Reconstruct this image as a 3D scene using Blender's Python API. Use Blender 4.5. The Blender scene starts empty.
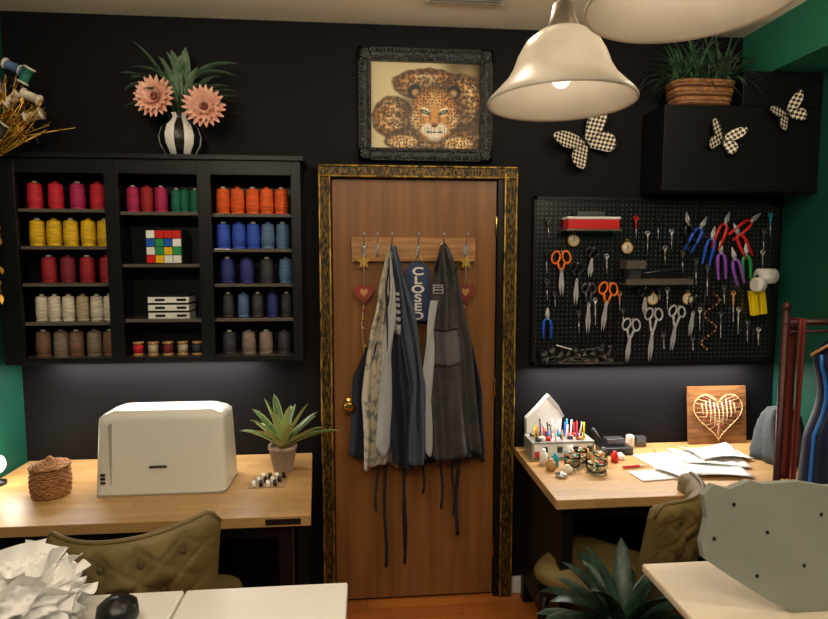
import bpy,math,random
from mathutils import Vector,Matrix,noise
random.seed(7)
R=random.uniform
C=bpy.context.scene.collection
pi=math.pi
# ---------------------------------------------------------------- materials
def s2l(c):
    return tuple(((x/255)/12.92 if x/255<=.04045 else ((x/255+.055)/1.055)**2.4) for x in c)+(1,)
MC={}
def mat(name,col,rough=.5,metal=0,col2=None,ns=8,stretch=(1,1,1),bump=0,bs=60,emit=0,lo=.35,hi=.65,spec=None,coat=0,sheen=0,trans=0):
    if name in MC:return MC[name]
    m=bpy.data.materials.new(name);m.use_nodes=True;nt=m.node_tree;N=nt.nodes;L=nt.links
    p=N['Principled BSDF'];p.inputs['Base Color'].default_value=s2l(col)
    p.inputs['Roughness'].default_value=rough;p.inputs['Metallic'].default_value=metal
    if spec is not None:p.inputs['Specular IOR Level'].default_value=spec
    if coat:p.inputs['Coat Weight'].default_value=coat
    if sheen:
        p.inputs['Sheen Weight'].default_value=sheen
    if trans:p.inputs['Transmission Weight'].default_value=trans
    if emit:
        p.inputs['Emission Color'].default_value=s2l(col);p.inputs['Emission Strength'].default_value=emit
    tc=N.new('ShaderNodeTexCoord');mp=N.new('ShaderNodeMapping');mp.inputs['Scale'].default_value=stretch
    L.new(tc.outputs['Object'],mp.inputs[0])
    if col2:
        n=N.new('ShaderNodeTexNoise');n.inputs['Scale'].default_value=ns;n.inputs['Detail'].default_value=5
        L.new(mp.outputs[0],n.inputs[0]);r=N.new('ShaderNodeValToRGB')
        r.color_ramp.elements[0].position=lo;r.color_ramp.elements[0].color=s2l(col)
        r.color_ramp.elements[1].position=hi;r.color_ramp.elements[1].color=s2l(col2)
        L.new(n.outputs[0],r.inputs[0]);L.new(r.outputs[0],p.inputs['Base Color'])
    if bump:
        n2=N.new('ShaderNodeTexNoise');n2.inputs['Scale'].default_value=bs;n2.inputs['Detail'].default_value=3
        L.new(mp.outputs[0],n2.inputs[0]);b=N.new('ShaderNodeBump');b.inputs['Strength'].default_value=bump;b.inputs['Distance'].default_value=.01
        L.new(n2.outputs[0],b.inputs['Height']);L.new(b.outputs[0],p.inputs['Normal'])
    MC[name]=m;return m
def checker(name,c1,c2,scale):
    m=mat(name,c1,.5);nt=m.node_tree;N=nt.nodes;L=nt.links
    tc=N.new('ShaderNodeTexCoord');mp=N.new('ShaderNodeMapping');mp.inputs['Scale'].default_value=(1,0,1);mp.inputs['Location'].default_value=(0,.005,0)
    ch=N.new('ShaderNodeTexChecker');ch.inputs['Scale'].default_value=scale
    ch.inputs[1].default_value=s2l(c1);ch.inputs[2].default_value=s2l(c2)
    L.new(tc.outputs['Object'],mp.inputs[0]);L.new(mp.outputs[0],ch.inputs[0]);L.new(ch.outputs[0],N['Principled BSDF'].inputs['Base Color'])
    return m
def planks(name,c1,c2,c3,w,h,rough=.4,rot=0,mortar=.001):
    m=mat(name,c1,rough);nt=m.node_tree;N=nt.nodes;L=nt.links
    tc=N.new('ShaderNodeTexCoord');mp=N.new('ShaderNodeMapping');mp.inputs['Rotation'].default_value=(0,0,rot)
    L.new(tc.outputs['Object'],mp.inputs[0])
    br=N.new('ShaderNodeTexBrick');br.inputs['Scale'].default_value=1
    br.inputs['Brick Width'].default_value=w;br.inputs['Row Height'].default_value=h;br.inputs['Mortar Size'].default_value=mortar
    br.inputs['Color1'].default_value=s2l(c1);br.inputs['Color2'].default_value=s2l(c2);br.inputs['Mortar'].default_value=s2l(c3)
    L.new(mp.outputs[0],br.inputs[0])
    m2=N.new('ShaderNodeMapping');m2.inputs['Scale'].default_value=(3,40,3);L.new(mp.outputs[0],m2.inputs[0])
    n=N.new('ShaderNodeTexNoise');n.inputs['Scale'].default_value=2;n.inputs['Detail'].default_value=6;L.new(m2.outputs[0],n.inputs[0])
    mx=N.new('ShaderNodeMix');mx.data_type='RGBA';mx.blend_type='MULTIPLY';mx.inputs[0].default_value=.3
    L.new(br.outputs[0],mx.inputs[6]);L.new(n.outputs[0],mx.inputs[7]);L.new(mx.outputs[2],N['Principled BSDF'].inputs['Base Color'])
    return m
BLK=mat('black_paint',(15,15,17),.42,bump=.08,bs=40,spec=.35)
BWALL=mat('black_wall_paint',(21,20,23),.6,bump=.05,bs=30,spec=.12)
GREEN=mat('green_wall_paint',(8,66,52),.6,col2=(11,73,57),ns=4,bump=.1,bs=40,spec=.3)
GREENL=mat('green_beam_paint',(34,106,82),.6,spec=.3)
CEIL=mat('ceiling_paint',(242,232,210),.8,bump=.1,bs=90)
FLOOR=planks('floor_wood',(190,112,46),(168,94,36),(90,48,20),.9,.08,.3)
BUTCH=planks('butcher_block',(204,162,106),(188,146,92),(160,120,76),.35,.045,.38,mortar=.0006)
DOORM=mat('door_veneer',(146,98,52),.38,col2=(118,76,38),ns=3,stretch=(9,9,.5),lo=.3,hi=.7)
GOLDF=mat('mottled_gold_frame',(26,22,15),.45,.35,col2=(128,98,36),ns=120,stretch=(1,1,.35),lo=.42,hi=.66,bump=.6,bs=120)
GOLDE=mat('frame_gold_edge',(60,46,20),.4,.6,col2=(186,148,66),ns=60,stretch=(1,1,.3),lo=.35,hi=.6)
GOLD=mat('antique_gold',(206,164,76),.35,.7)
BRASS=mat('brass',(200,160,80),.25,1)
STEEL=mat('steel',(205,205,208),.3,.9)
DSTEEL=mat('dark_steel',(96,96,102),.35,.8)
BLKP=mat('black_plastic',(18,18,20),.35)
WHT=mat('white_paint',(235,232,225),.4)
WPL=mat('white_plastic',(226,223,212),.38)
PAPER=mat('paper',(228,226,222),.8)
CREAM=mat('cream',(225,210,185),.6)
# ---------------------------------------------------------------- mesh builder
class B:
    def __init__(s,name):
        s.name=name;s.V=[];s.F=[];s.M=[];s.S=[];s.mats=[];s.T=Matrix()
    def mi(s,m):
        if m not in s.mats:s.mats.append(m)
        return s.mats.index(m)
    def add(s,vs,fs,m,sm=False):
        o=len(s.V);s.V+=[tuple(s.T@Vector(v)) for v in vs]
        for i,f in enumerate(fs):
            s.F.append([o+k for k in f]);s.M.append(s.mi(m[i] if isinstance(m,list) else m));s.S.append(sm)
    def box(s,c,d,m,rot=None,taper=1):
        x,y,z=d[0]/2,d[1]/2,d[2]/2;t=taper
        vs=[(-x,-y,-z),(x,-y,-z),(x,y,-z),(-x,y,-z),(-x*t,-y*t,z),(x*t,-y*t,z),(x*t,y*t,z),(-x*t,y*t,z)]
        Rm=rot if rot else Matrix()
        vs=[Vector(c)+Rm@Vector(v) for v in vs]
        s.add(vs,[(0,3,2,1),(4,5,6,7),(0,1,5,4),(1,2,6,5),(2,3,7,6),(3,0,4,7)],m)
    def lo(s,a,b,m):
        s.box([(a[i]+b[i])/2 for i in range(3)],[abs(b[i]-a[i]) for i in range(3)],m)
    def lathe(s,prof,c,m,seg=24,rot=None,mf=None,wob=None,sm=True):
        Rm=rot if rot else Matrix();vs=[];n=len(prof)
        for (r,z) in prof:
            for k in range(seg):
                a=2*pi*k/seg;rr=r*(1+(wob(a,z) if wob else 0))
                vs.append(Vector(c)+Rm@Vector((rr*math.cos(a),rr*math.sin(a),z)))
        fs=[];ms=[]
        for i in range(n-1):
            for k in range(seg):
                k2=(k+1)%seg;fs.append((i*seg+k,i*seg+k2,(i+1)*seg+k2,(i+1)*seg+k));ms.append(mf(i,k) if mf else m)
        if prof[0][0]>1e-4:fs.append(tuple(reversed(range(seg))));ms.append(m)
        if prof[-1][0]>1e-4 and prof[-1]!=prof[0]:fs.append(tuple(range((n-1)*seg,n*seg)));ms.append(m)
        s.add(vs,fs,ms,sm)
    def open_lathe(s,prof,c,m,seg=32,mf=None,wob=None):
        vs=[];n=len(prof)
        for (r,z) in prof:
            for k in range(seg):
                a=2*pi*k/seg;rr=r*(1+(wob(a,z) if wob else 0));vs.append((c[0]+rr*math.cos(a),c[1]+rr*math.sin(a),c[2]+z))
        fs=[];ms=[]
        for i in range(n-1):
            for k in range(seg):
                k2=(k+1)%seg;fs.append((i*seg+k,i*seg+k2,(i+1)*seg+k2,(i+1)*seg+k));ms.append(mf(i,k) if mf else m)
        s.add(vs,fs,ms,True)
    def sph(s,c,r,m,seg=14,rot=None,nz=None,fn=None):
        if not isinstance(r,(tuple,list)):r=(r,r,r)
        vs=[];fs=[];h=seg//2+1;Rm=rot if rot else Matrix()
        for i in range(h+1):
            t=pi*i/h
            for k in range(seg):
                a=2*pi*k/seg;d=Vector((math.sin(t)*math.cos(a),math.sin(t)*math.sin(a),math.cos(t)))
                f=1+(nz*noise.noise(d*3+Vector(c)*9) if nz else 0)
                if fn:f=fn(d)
                vs.append(Vector(c)+Rm@Vector((d.x*r[0]*f,d.y*r[1]*f,d.z*r[2]*f)))
        for i in range(h):
            for k in range(seg):
                k2=(k+1)%seg;fs.append((i*seg+k,(i+1)*seg+k,(i+1)*seg+k2,i*seg+k2))
        s.add(vs,fs,m,True)
    def tube(s,pts,r,m,seg=8,closed=False):
        pts=[Vector(p) for p in pts];n=len(pts);vs=[];fs=[];up=None
        for i,p in enumerate(pts):
            if closed:t=(pts[(i+1)%n]-pts[i-1])
            else:t=(pts[min(i+1,n-1)]-pts[max(i-1,0)])
            if t.length<1e-9:t=Vector((0,0,1))
            t.normalize()
            if up is None:
                up=Vector((0,0,1)) if abs(t.z)<.9 else Vector((1,0,0))
            up=(up-t*up.dot(t))
            if up.length<1e-6:up=t.orthogonal()
            up.normalize();sd=t.cross(up);rr=r[i] if isinstance(r,(list,tuple)) else r
            for k in range(seg):
                a=2*pi*k/seg;vs.append(p+up*rr*math.cos(a)+sd*rr*math.sin(a))
        for i in range(n if closed else n-1):
            j=(i+1)%n
            for k in range(seg):
                k2=(k+1)%seg;fs.append((i*seg+k,i*seg+k2,j*seg+k2,j*seg+k))
        if not closed:
            fs.append(tuple(reversed(range(seg))));fs.append(tuple(range((n-1)*seg,n*seg)))
        s.add(vs,fs,m,True)
    def ring(s,c,r,th,m,ax=Vector((0,1,0)),sx=1,sz=1,seg=18,rot=0):
        q=Vector((0,0,1)).rotation_difference(Vector(ax)).to_matrix()
        pts=[]
        for k in range(seg):
            a=2*pi*k/seg;x,y=r*sx*math.cos(a),r*sz*math.sin(a)
            x,y=x*math.cos(rot)-y*math.sin(rot),x*math.sin(rot)+y*math.cos(rot)
            pts.append(Vector(c)+q@Vector((x,y,0)))
        s.tube(pts,th,m,6,True)
    def grid(s,f,nu,nv,m,sm=True):
        vs=[f(i/nu,j/nv) for j in range(nv+1) for i in range(nu+1)]
        fs=[(j*(nu+1)+i,j*(nu+1)+i+1,(j+1)*(nu+1)+i+1,(j+1)*(nu+1)+i) for j in range(nv) for i in range(nu)]
        s.add(vs,fs,m,sm)
    def prism(s,poly,y0,y1,m,org=(0,0,0),rot=None):
        Rm=rot if rot else Matrix();n=len(poly);o=Vector(org)
        vs=[o+Rm@Vector((p[0],y0,p[1])) for p in poly]+[o+Rm@Vector((p[0],y1,p[1])) for p in poly]
        fs=[tuple(range(n)),tuple(reversed(range(n,2*n)))]+[(i,i+n,(i+1)%n+n,(i+1)%n) for i in range(n)]
        s.add(vs,fs,m)
    def leaf(s,base,d,L,w,droop,m,fold=.25,seg=8,prof=None):
        base=Vector(base);d=Vector(d).normalized();sd=d.cross(Vector((0,0,1)))
        if sd.length<.05:sd=Vector((1,0,0))
        sd.normalize();vs=[];p=base.copy();cur=d.copy()
        for i in range(seg+1):
            t=i/seg;ww=w*(prof(t) if prof else (math.sin(pi*min(1,t*.86+.12))**.8))
            nn=sd.cross(cur).normalized()
            if nn.z<0:nn=-nn
            vs+=[p-sd*ww/2+nn*ww*fold,p,p+sd*ww/2+nn*ww*fold]
            p=p+cur*(L/seg);cur=(cur+Vector((0,0,-droop/seg))).normalized()
        fs=[]
        for i in range(seg):
            a=i*3;fs+=[(a,a+1,a+4,a+3),(a+1,a+2,a+5,a+4)]
        s.add(vs,fs,m,True)
    def done(s,loc=None,bevel=0,solid=0,sub=0,parent=None):
        me=bpy.data.meshes.new(s.name);V=s.V
        o=bpy.data.objects.new(s.name,me)
        if loc is not None:
            V=[tuple(Vector(v)-Vector(loc)) for v in V];o.location=loc
        me.from_pydata(V,[],s.F)
        for m in s.mats:me.materials.append(m)
        me.polygons.foreach_set('material_index',s.M);me.polygons.foreach_set('use_smooth',s.S);me.update()
        C.objects.link(o)
        if parent:o.parent=parent
        if solid:
            md=o.modifiers.new('s','SOLIDIFY');md.thickness=solid;md.offset=0
        if bevel:
            md=o.modifiers.new('b','BEVEL');md.width=bevel;md.segments=2;md.limit_method='ANGLE';md.angle_limit=.8
        if sub:
            md=o.modifiers.new('u','SUBSURF');md.levels=sub;md.render_levels=sub
        return o
def rx(a):return Matrix.Rotation(a,4,'X')
def ry(a):return Matrix.Rotation(a,4,'Y')
def rz(a):return Matrix.Rotation(a,4,'Z')
def empty(name,loc=(0,0,0)):
    o=bpy.data.objects.new(name,None);o.location=loc;C.objects.link(o);return o
# ---------------------------------------------------------------- room shell
XL,XR,YF,ZC=-1.54,2.06,-3.7,2.72
b=B('floor');b.lo((XL-.1,YF-.1,-.05),(XR+.1,.1,0),FLOOR);b.done()
b=B('ceiling');b.lo((XL-.1,YF-.1,ZC),(XR+.1,.1,ZC+.05),CEIL);b.done()
b=B('wall_back');b.lo((XL-.1,0,0),(XR+.1,.1,ZC),BWALL);b.done()
b=B('wall_left');b.lo((XL-.1,YF,0),(XL,0,ZC),GREEN);b.done()
b=B('wall_right');b.lo((XR,YF,0),(XR+.1,0,ZC),GREEN);b.done()
b=B('wall_front');b.lo((XL-.1,YF-.1,0),(XR+.1,YF,ZC),GREEN);b.done()
b=B('ceiling_beam');b.lo((1.81,YF,2.5),(XR,0,ZC),GREENL);b.done()
b=B('baseboard_back');b.lo((.715,-.015,0),(XR,0,.085),WHT);b.lo((XL,-.015,0),(-.21,0,.085),BLK);b.done(bevel=.004)
# door
b=B('door_1');b.lo((-.148,-.012,.012),(.618,-.001,2.03),DOORM)
b.lathe([(.0,.0),(.03,.0),(.03,.006),(.012,.012),(.011,.035),(.024,.045),(.027,.058),(.02,.07),(0,.073)],(-.078,-.012,.985),BRASS,20,rx(pi/2))
for z in (.25,1.05,1.82):
    b.tube([(.618,-.018,z-.045),(.618,-.018,z+.045)],.007,BRASS,8)
b.done(bevel=.002)
b=B('trim_1')
b.lo((-.208,-.04,0),(-.152,0,2.035),GOLDF);b.lo((.648,-.04,0),(.712,0,2.035),GOLDF);b.lo((-.208,-.04,2.035),(.712,0,2.092),GOLDF)
b.lo((-.152,-.025,0),(-.148,0,2.035),BLK);b.lo((.622,-.03,0),(.648,0,2.035),BLK)
for x in (-.203,-.157,.653,.707):
    b.tube([(x,-.041,0),(x,-.041,2.06)],.0055,GOLDE,6)
for z in (2.041,2.087):b.tube([(-.203,-.041,z),(.708,-.041,z)],.0055,GOLDE,6)
b.done(bevel=.004)
b=B('ceiling_vent');b.lo((.25,-.42,ZC-.012),(.58,-.26,ZC),WHT)
for i in range(7):b.lo((.27,-.41+i*.021,ZC-.018),(.56,-.402+i*.021,ZC-.012),mat('vent_grey',(150,145,135),.5))
b.done()
# ---------------------------------------------------------------- thread cabinet
CF=-.165
b=B('wall_cabinet_shelf')
x0,x1,zt,zb=-1.505,-.272,2.08,1.235
b.lo((x0,-.01,zb),(x1,-.001,zt),BLK)
b.lo((x0,CF,zb),(x0+.018,-.01,zt),BLK);b.lo((x1-.018,CF,zb),(x1,-.01,zt),BLK)
b.lo((x0-.015,CF-.02,zt),(x1+.015,-.001,zt+.02),BLK);b.lo((x0,CF,zb-.015),(x1,-.001,zb+.005),BLK)
b.lo((x0,CF-.006,zt-.06),(x1,CF+.012,zt),BLK)
b.lo((x0,CF-.006,zb-.01),(x1,CF+.012,zb+.012),BLK)
for a,c in ((x0,-1.425),(-1.075,-1.02),(-.70,-.645),(-.312,x1)):
    b.lo((a,CF-.008,zb-.01),(c,CF+.012,zt-.01),BLK)
for x in (-1.047,-.672):b.lo((x-.01,CF,zb),(x+.01,-.01,zt),BLK)
cols=[(-1.425,-1.075),(-1.02,-.70),(-.645,-.312)]
SH=mat('shelf_black_satin',(96,88,80),.2,coat=.6)
rows=[[1.875,1.72,1.565,1.40],[1.865,1.645,1.41],[1.86,1.71,1.56,1.41]]
for (a,c),rw in zip(cols,rows):
    for z in rw:b.lo((a-.03,CF+.012,z-.014),(c+.03,-.01,z),SH)
b.lo((-1.45,CF+.012,zb),(-.29,-.012,zb+.012),SH)
b.done(bevel=.0015)
CONE=mat('cone_plastic',(200,190,170),.5)
def thr(c,n):
    return mat('thread_'+n,c,.6,col2=tuple(int(v*.74) for v in c),ns=60,stretch=(.3,.3,6),bump=.3,bs=200)
def spools(xs,z,cols,h=.118,r=.0295,y=-.10):
    b=B('thread_spools')
    for i,x in enumerate(xs):
        m=cols[i%len(cols)];x+=R(-.003,.003)
        b.lathe([(r*1.0,0),(r*1.0,.006),(r*.85,.008),(r,.014),(r*1.02,.04),(r*.92,h*.88),(r*.72,h*.92),(r*.5,h*.93)],(x,y,z+.0005),m,16)
        b.lathe([(r*.38,h*.92),(r*.32,h),(r*.2,h)],(x,y,z+.0005),m if i%2 else CONE,10)
    b.done()
def lin(a,c,n):return [a+(c-a)*i/(n-1) for i in range(n)]
red=thr((226,28,54),'red');yel=thr((250,200,14),'yellow');dr=thr((176,24,38),'darkred');wh=thr((240,230,208),'white')
br=thr((134,98,74),'brown');gb=thr((150,130,116),'taupe');mg=thr((196,30,90),'magenta');gr=thr((10,118,92),'green');orr=thr((250,100,22),'orange')
bl=thr((48,90,214),'blue');lb=thr((90,124,170),'slate');nv=thr((40,54,134),'navy');dk=thr((60,58,66),'charcoal');wn=thr((140,30,50),'wine');tn=thr((206,186,150),'tan')
spools(lin(-1.385,-1.13,4),1.875,[red,red,mg,red]);spools(lin(-1.385,-1.108,5),1.72,[yel])
spools(lin(-1.345,-1.108,4),1.565,[dr,wn,dr,dr]);spools(lin(-1.385,-1.105,6),1.40,[wh,wh,wh,tn,wh,wh],.115,.025)
spools(lin(-1.385,-1.108,5),1.247,[br,gb,br,gb,br],.115)
spools(lin(-.985,-.87,3),1.865,[mg,dr,mg],.115,.026);spools(lin(-.81,-.73,3),1.865,[gr],.105,.021)
spools(lin(-.612,-.36,5),1.86,[orr]);spools(lin(-.612,-.36,5),1.71,[bl,bl,bl,lb,lb])
spools(lin(-.60,-.35,4),1.56,[nv,nv,dk,lb],.115);spools(lin(-.60,-.35,5),1.41,[dk,lb,dk,nv,dk],.11,.024);spools(lin(-.60,-.36,4),1.247,[dk,gb,gb,dk],.105)
b=B('puzzle_cube_box');b.lo((-.925,-.15,1.6455),(-.775,-.05,1.79),BLKP)
pc=[(210,34,34),(235,235,230),(34,90,190),(245,245,240),(46,150,80),(235,190,34)]
pm=[mat('tile%d'%i,c,.35) for i,c in enumerate(pc)];seq=[0,1,2,3,5,4,4,0,1,5,2,0,1,4,3,0]
for i in range(4):
    for j in range(4):
        b.lo((-.921+i*.036,-.154,1.65+j*.035),(-.888+i*.036,-.15,1.682+j*.035),pm[seq[i*4+j]])
b.done()
b=B('striped_storage_boxes')
for k in range(3):
    b.lo((-.93,-.14,1.4105+k*.034),(-.76,-.04,1.435+k*.034),WHT);b.lo((-.925,-.135,1.435+k*.034),(-.765,-.045,1.445+k*.034),BLKP)
    for q in range(2):b.lo((-.90+q*.09,-.142,1.418+k*.034),(-.86+q*.09,-.14,1.428+k*.034),BLKP)
b.done()
b=B('wooden_thread_bobbins');WD=mat('bobbin_wood',(190,140,85),.5)
for i,x in enumerate(lin(-.985,-.735,5)):
    m=[red,tn,wn,tn,dk][i];b.lathe([(.022,0),(.022,.008),(.014,.01),(.02,.014),(.021,.045),(.013,.05),(.022,.053),(.022,.06)],(x,-.12,1.2475),WD,14,mf=lambda a,k,m=m:m if 2<=a<=4 else WD)
b.done()
# ---------------------------------------------------------------- vase of flowers
zc=zt+.0205
vx,vy=-.785,-.09
b=B('flower_vase')
vp=[(.045,0),(.06,.01),(.083,.05),(.088,.085),(.075,.125),(.05,.15),(.04,.165),(.05,.18),(.046,.18),(.036,.165),(.04,.15)]
b.lathe(vp,(vx,vy,zc),WHT,40,mf=lambda i,k:WHT if (k//3)%2 else BLKP)
STEM=mat('stem_green',(70,98,60),.6);LF=mat('sage_leaf',(120,148,116),.6,col2=(76,106,80),ns=30)
PK=mat('pink_petal',(228,160,138),.6,col2=(244,196,172),ns=30);PKC=mat('flower_centre',(130,66,54),.8,bump=1,bs=300)
top=Vector((vx,vy,zc+.17))
def flower(c,r,n):
    c=Vector(c);n=Vector(n).normalized();q=Vector((0,0,1)).rotation_difference(n).to_matrix()
    for L,cnt,el in ((1,20,.12),(.85,18,.35),(.62,14,.65),(.4,9,.95)):
        for i in range(cnt):
            a=2*pi*(i+R(-.2,.2))/cnt;d=q@Vector((math.cos(a)*math.cos(el),math.sin(a)*math.cos(el),math.sin(el)))
            s=q@Vector((-math.sin(a),math.cos(a),0));nn=d.cross(s);vs=[];w=r*.30
            for k in range(6):
                t=k/5;ww=w*(math.sin(pi*(t*.85+.1)));p=c+d*r*L*t+nn*(.10*r*t*t)
                vs+=[p-s*ww/2+nn*ww*.2,p,p+s*ww/2+nn*ww*.2]
            fs=[]
            for k in range(5):
                o=k*3;fs+=[(o,o+1,o+4,o+3),(o+1,o+2,o+5,o+4)]
            b.add(vs,fs,PK,True)
    b.sph(c+n*r*.12,r*.22,PKC,10)
f1=Vector((-.86,-.15,2.335));f2=Vector((-.665,-.15,2.30))
for f in (f1,f2):b.tube([top-Vector((0,0,.1)),top,(top+f)/2+Vector((0,.03,.02)),f+Vector((0,.02,0))],.004,STEM,6)
flower(f1,.09,(-.15,-1,.1));flower(f2,.09,(.15,-1,.05))
for i in range(34):
    a=R(0,2*pi);el=R(.35,1.3);d=Vector((math.cos(a)*math.cos(el)*1.1,math.sin(a)*math.cos(el)*.2-.05,math.sin(el)))
    L=R(.1,.19);b.tube([top,top+d*L],.0025,STEM,5);b.leaf(top+d*L*.7,d+Vector((R(-.3,.3),0,0)),R(.12,.19),R(.034,.052),R(.5,1.6),LF)
b.leaf(top+Vector((.02,0,.13)),(.9,-.1,.6),.26,.045,1.1,LF);b.leaf(top+Vector((.02,0,.1)),(.6,-.1,.75),.28,.05,1.2,LF);b.leaf(top,(-.3,-.1,1),.34,.05,1.1,LF);b.leaf(top+Vector((0,0,.1)),(-.7,-.1,.9),.22,.045,1.2,LF)
b.done()
# ---------------------------------------------------------------- gold thread tree
b=B('gold_branch_thread_tree')
b.lathe([(.04,0),(.04,.012),(.012,.02)],(-1.488,-.52,.7505),GOLD,16)
tr=[(-1.488,-.52,.76),(-1.49,-.42,1.1),(-1.485,-.30,1.5),(-1.455,-.25,1.75),(-1.46,-.25,1.95),(-1.44,-.25,2.13)]
b.tube(tr,[.012,.011,.012,.010,.009,.007],GOLD,8)
for i in range(54):
    k=R(.6,1);p=Vector(tr[4]).lerp(Vector(tr[5]),k);d=Vector((R(-.12,.62),R(-.25,.25),R(.15,1.1))).normalized();L=R(.12,.32)
    q1=p+d*L*.5+Vector((R(-.02,.02),R(-.02,.02),0));q2=p+d*L+Vector((R(-.03,.03),0,R(-.02,.03)))
    for q in (q1,q2):q.x=max(q.x,-1.51);q.y=min(q.y,-.2)
    b.tube([p,q1,q2],[.004,.003,.0015],GOLD,5)
    for j in range(4):
        s=q1.lerp(q2,R(0,1));b.leaf(s,(R(-.2,1),R(-1,.2),R(-.3,1)),R(.018,.035),.014,.3,GOLD,seg=3)
for i in range(18):
    z=2.0-i*.028;b.leaf((-1.458,-.25,z),(R(-.2,.5),-.3,R(-1,-.3)),.04,.02,.3,GOLD,seg=3)
for (x,z,m,a) in ((-1.41,2.31,bl,1.2),(-1.295,2.37,gr,.5),(-1.275,2.22,tn,1.3),(-1.35,2.28,wh,.9),(-1.40,2.16,dk,.7),(-1.34,2.40,lb,2),(-1.28,2.29,wh,2)):
    b.lathe([(.022,-.034),(.022,-.028),(.016,-.026),(.019,.026),(.022,.028),(.022,.034)],(x,-.28,z),m,12,ry(a),mf=lambda i,k,m=m:m if i==2 else CONE)
b.done()
# ---------------------------------------------------------------- left desk
def skewdesk(name,xa_b,xa_f,xb_b,xb_f,yf,legs):
    b=B(name);z0,z1=.712,.75
    vs=[(xa_f,yf,z0),(xb_f,yf,z0),(xb_b,-.005,z0),(xa_b,-.005,z0),(xa_f,yf,z1),(xb_f,yf,z1),(xb_b,-.005,z1),(xa_b,-.005,z1)]
    b.add(vs,[(0,3,2,1),(4,5,6,7),(0,1,5,4),(1,2,6,5),(2,3,7,6),(3,0,4,7)],BUTCH)
    for x,y in legs:b.lo((x-.025,y-.025,0),(x+.025,y+.025,.712),BLK)
    xs=[l[0] for l in legs]
    b.lo((min(xs),yf+.07,.64),(max(xs),yf+.09,.712),BLK);b.lo((min(xs),-.06,.64),(max(xs),-.04,.712),BLK)
    b.lo((min(xs)-.01,-.58,.66),(min(xs)+.01,-.05,.712),BLK);b.lo((max(xs)-.01,-.58,.66),(max(xs)+.01,-.05,.712),BLK)
    return b
b=skewdesk('desk',-1.53,-1.53,-.255,-.200,-.67,[(-1.47,-.58),(-1.47,-.07),(-.3,-.58),(-.3,-.07)])
b.lo((-.36,-.6735,.72),(-.235,-.67,.742),BLKP)
b.done(bevel=.003)
# sewing machine case
b=B('sewing_machine_case')
def sup(cx,cy,z0,hx,hy,h,m,tx=.96,ty=.8,n=.22,nv=14,nu=40,dome=.14):
    def f(u,v):
        a=2*pi*u;cs,sn=math.cos(a),math.sin(a)
        x=math.copysign(abs(cs)**n,cs);y=math.copysign(abs(sn)**n,sn)
        t=v;sc=1 if t<1-dome else math.sqrt(max(0,1-((t-1+dome)/dome)**2*.4))
        kx=1+(tx-1)*t;ky=1+(ty-1)*t
        return (cx+x*hx*kx*sc,cy+y*hy*ky*sc,z0+h*min(1,t*1.0))
    b.grid(f,nu,nv,m)
    top=[f(i/nu,1) for i in range(nu)];b.add(top,[tuple(range(nu))],m,False)
sup(-.80,-.325,.7555,.25,.118,.318,WPL,.955,.72,.2,24,64,.10)
SG=mat('seam_grey',(165,162,152),.5)
b.lo((-1.035,-.444,.7515),(-.565,-.21,.7575),SG)
for k in range(3):b.lo((-1.022,-.442,.80+k*.016),(-1.005,-.434,.807+k*.016),BLKP)
b.lo((-.84,-.4385,.858),(-.775,-.432,.865),DSTEEL)
b.lo((-.985,-.4385,.775),(-.981,-.405,1.03),SG)
b.done()
def pot_agave(name,c,potr,poth,n,L,w,m,potm,elr=(.5,1.4),droop=(.2,.9),edge=None):
    b=B(name);x,y,z=c
    b.lathe([(potr*.68,0),(potr*.74,poth*.05),(potr,poth*.85),(potr*1.06,poth*.87),(potr*1.06,poth),(potr*.92,poth),(potr*.88,poth*.9),(0,poth*.9)],c,potm,24)
    for i in range(n):
        a=i*2.399+R(-.2,.2);el=elr[0]+(elr[1]-elr[0])*i/n
        d=(math.cos(a)*math.cos(el),math.sin(a)*math.cos(el),math.sin(el))
        l=L*R(.8,1.1);dr_=R(*droop);pf=lambda t:(.6+.9*t)*(1-t)**.6*1.35
        bs_=(x+d[0]*potr*.2,y+d[1]*potr*.2,z+poth*.88)
        b.leaf(bs_,d,l,w,dr_,m,.3,8,pf)
        if edge:b.leaf((bs_[0],bs_[1],bs_[2]-.0012),d,l*1.01,w*1.22,dr_,edge,.27,8,pf)
    return b
AG=mat('agave_leaf',(96,130,70),.45,col2=(60,98,52),ns=14,stretch=(6,6,1))
AGE=mat('agave_edge',(196,204,130),.5)
pot_agave('potted_agave_plant',(-.36,-.225,.7505),.058,.115,19,.23,.036,AG,mat('terracotta_grey',(168,144,124),.8,bump=.3),edge=AGE).done()
WK=mat('wicker',(186,132,82),.7,col2=(140,92,52),ns=50,bump=.5,bs=160)
WKD=mat('wicker_dark',(96,58,32),.8)
b=B('wicker_basket')
pr=[(.05,0),(.056,.004)]+[(.058+.005*math.sin(i*.3),.010+i*.010) for i in range(10)]+[(.060,.108)]
b.lathe(pr,(-1.225,-.40,.7505),WKD,36)
for i in range(11):
    rr=.061+.005*math.sin(i*.3);pts=[]
    for k in range(72):
        a=2*pi*k/72;q=rr+.0028*math.sin(a*14+pi*(i%2));pts.append((-1.225+q*math.cos(a),-.40+q*math.sin(a),.7575+i*.0098))
    b.tube(pts,.0056,WK,6,True)
for i in range(8):
    rr=.068-i*.0088;pts=[]
    for k in range(48):
        a=2*pi*k/48;pts.append((-1.225+rr*math.cos(a),-.40+rr*math.sin(a),.868+.003*i+.002*math.sin(a*12+pi*(i%2))))
    b.tube(pts,.0056,WK,6,True)
b.sph((-1.225,-.40,.894),.012,WK,10)
b.done()
b=B('striped_bobbin_tray')
for i in range(3):
    for k in range(4):
        b.box((-.455+k*.028+i*.012,-.385+i*.04,.760),(.014,.032,.014),BLKP if k%2 else WHT,rz(.2))
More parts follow.
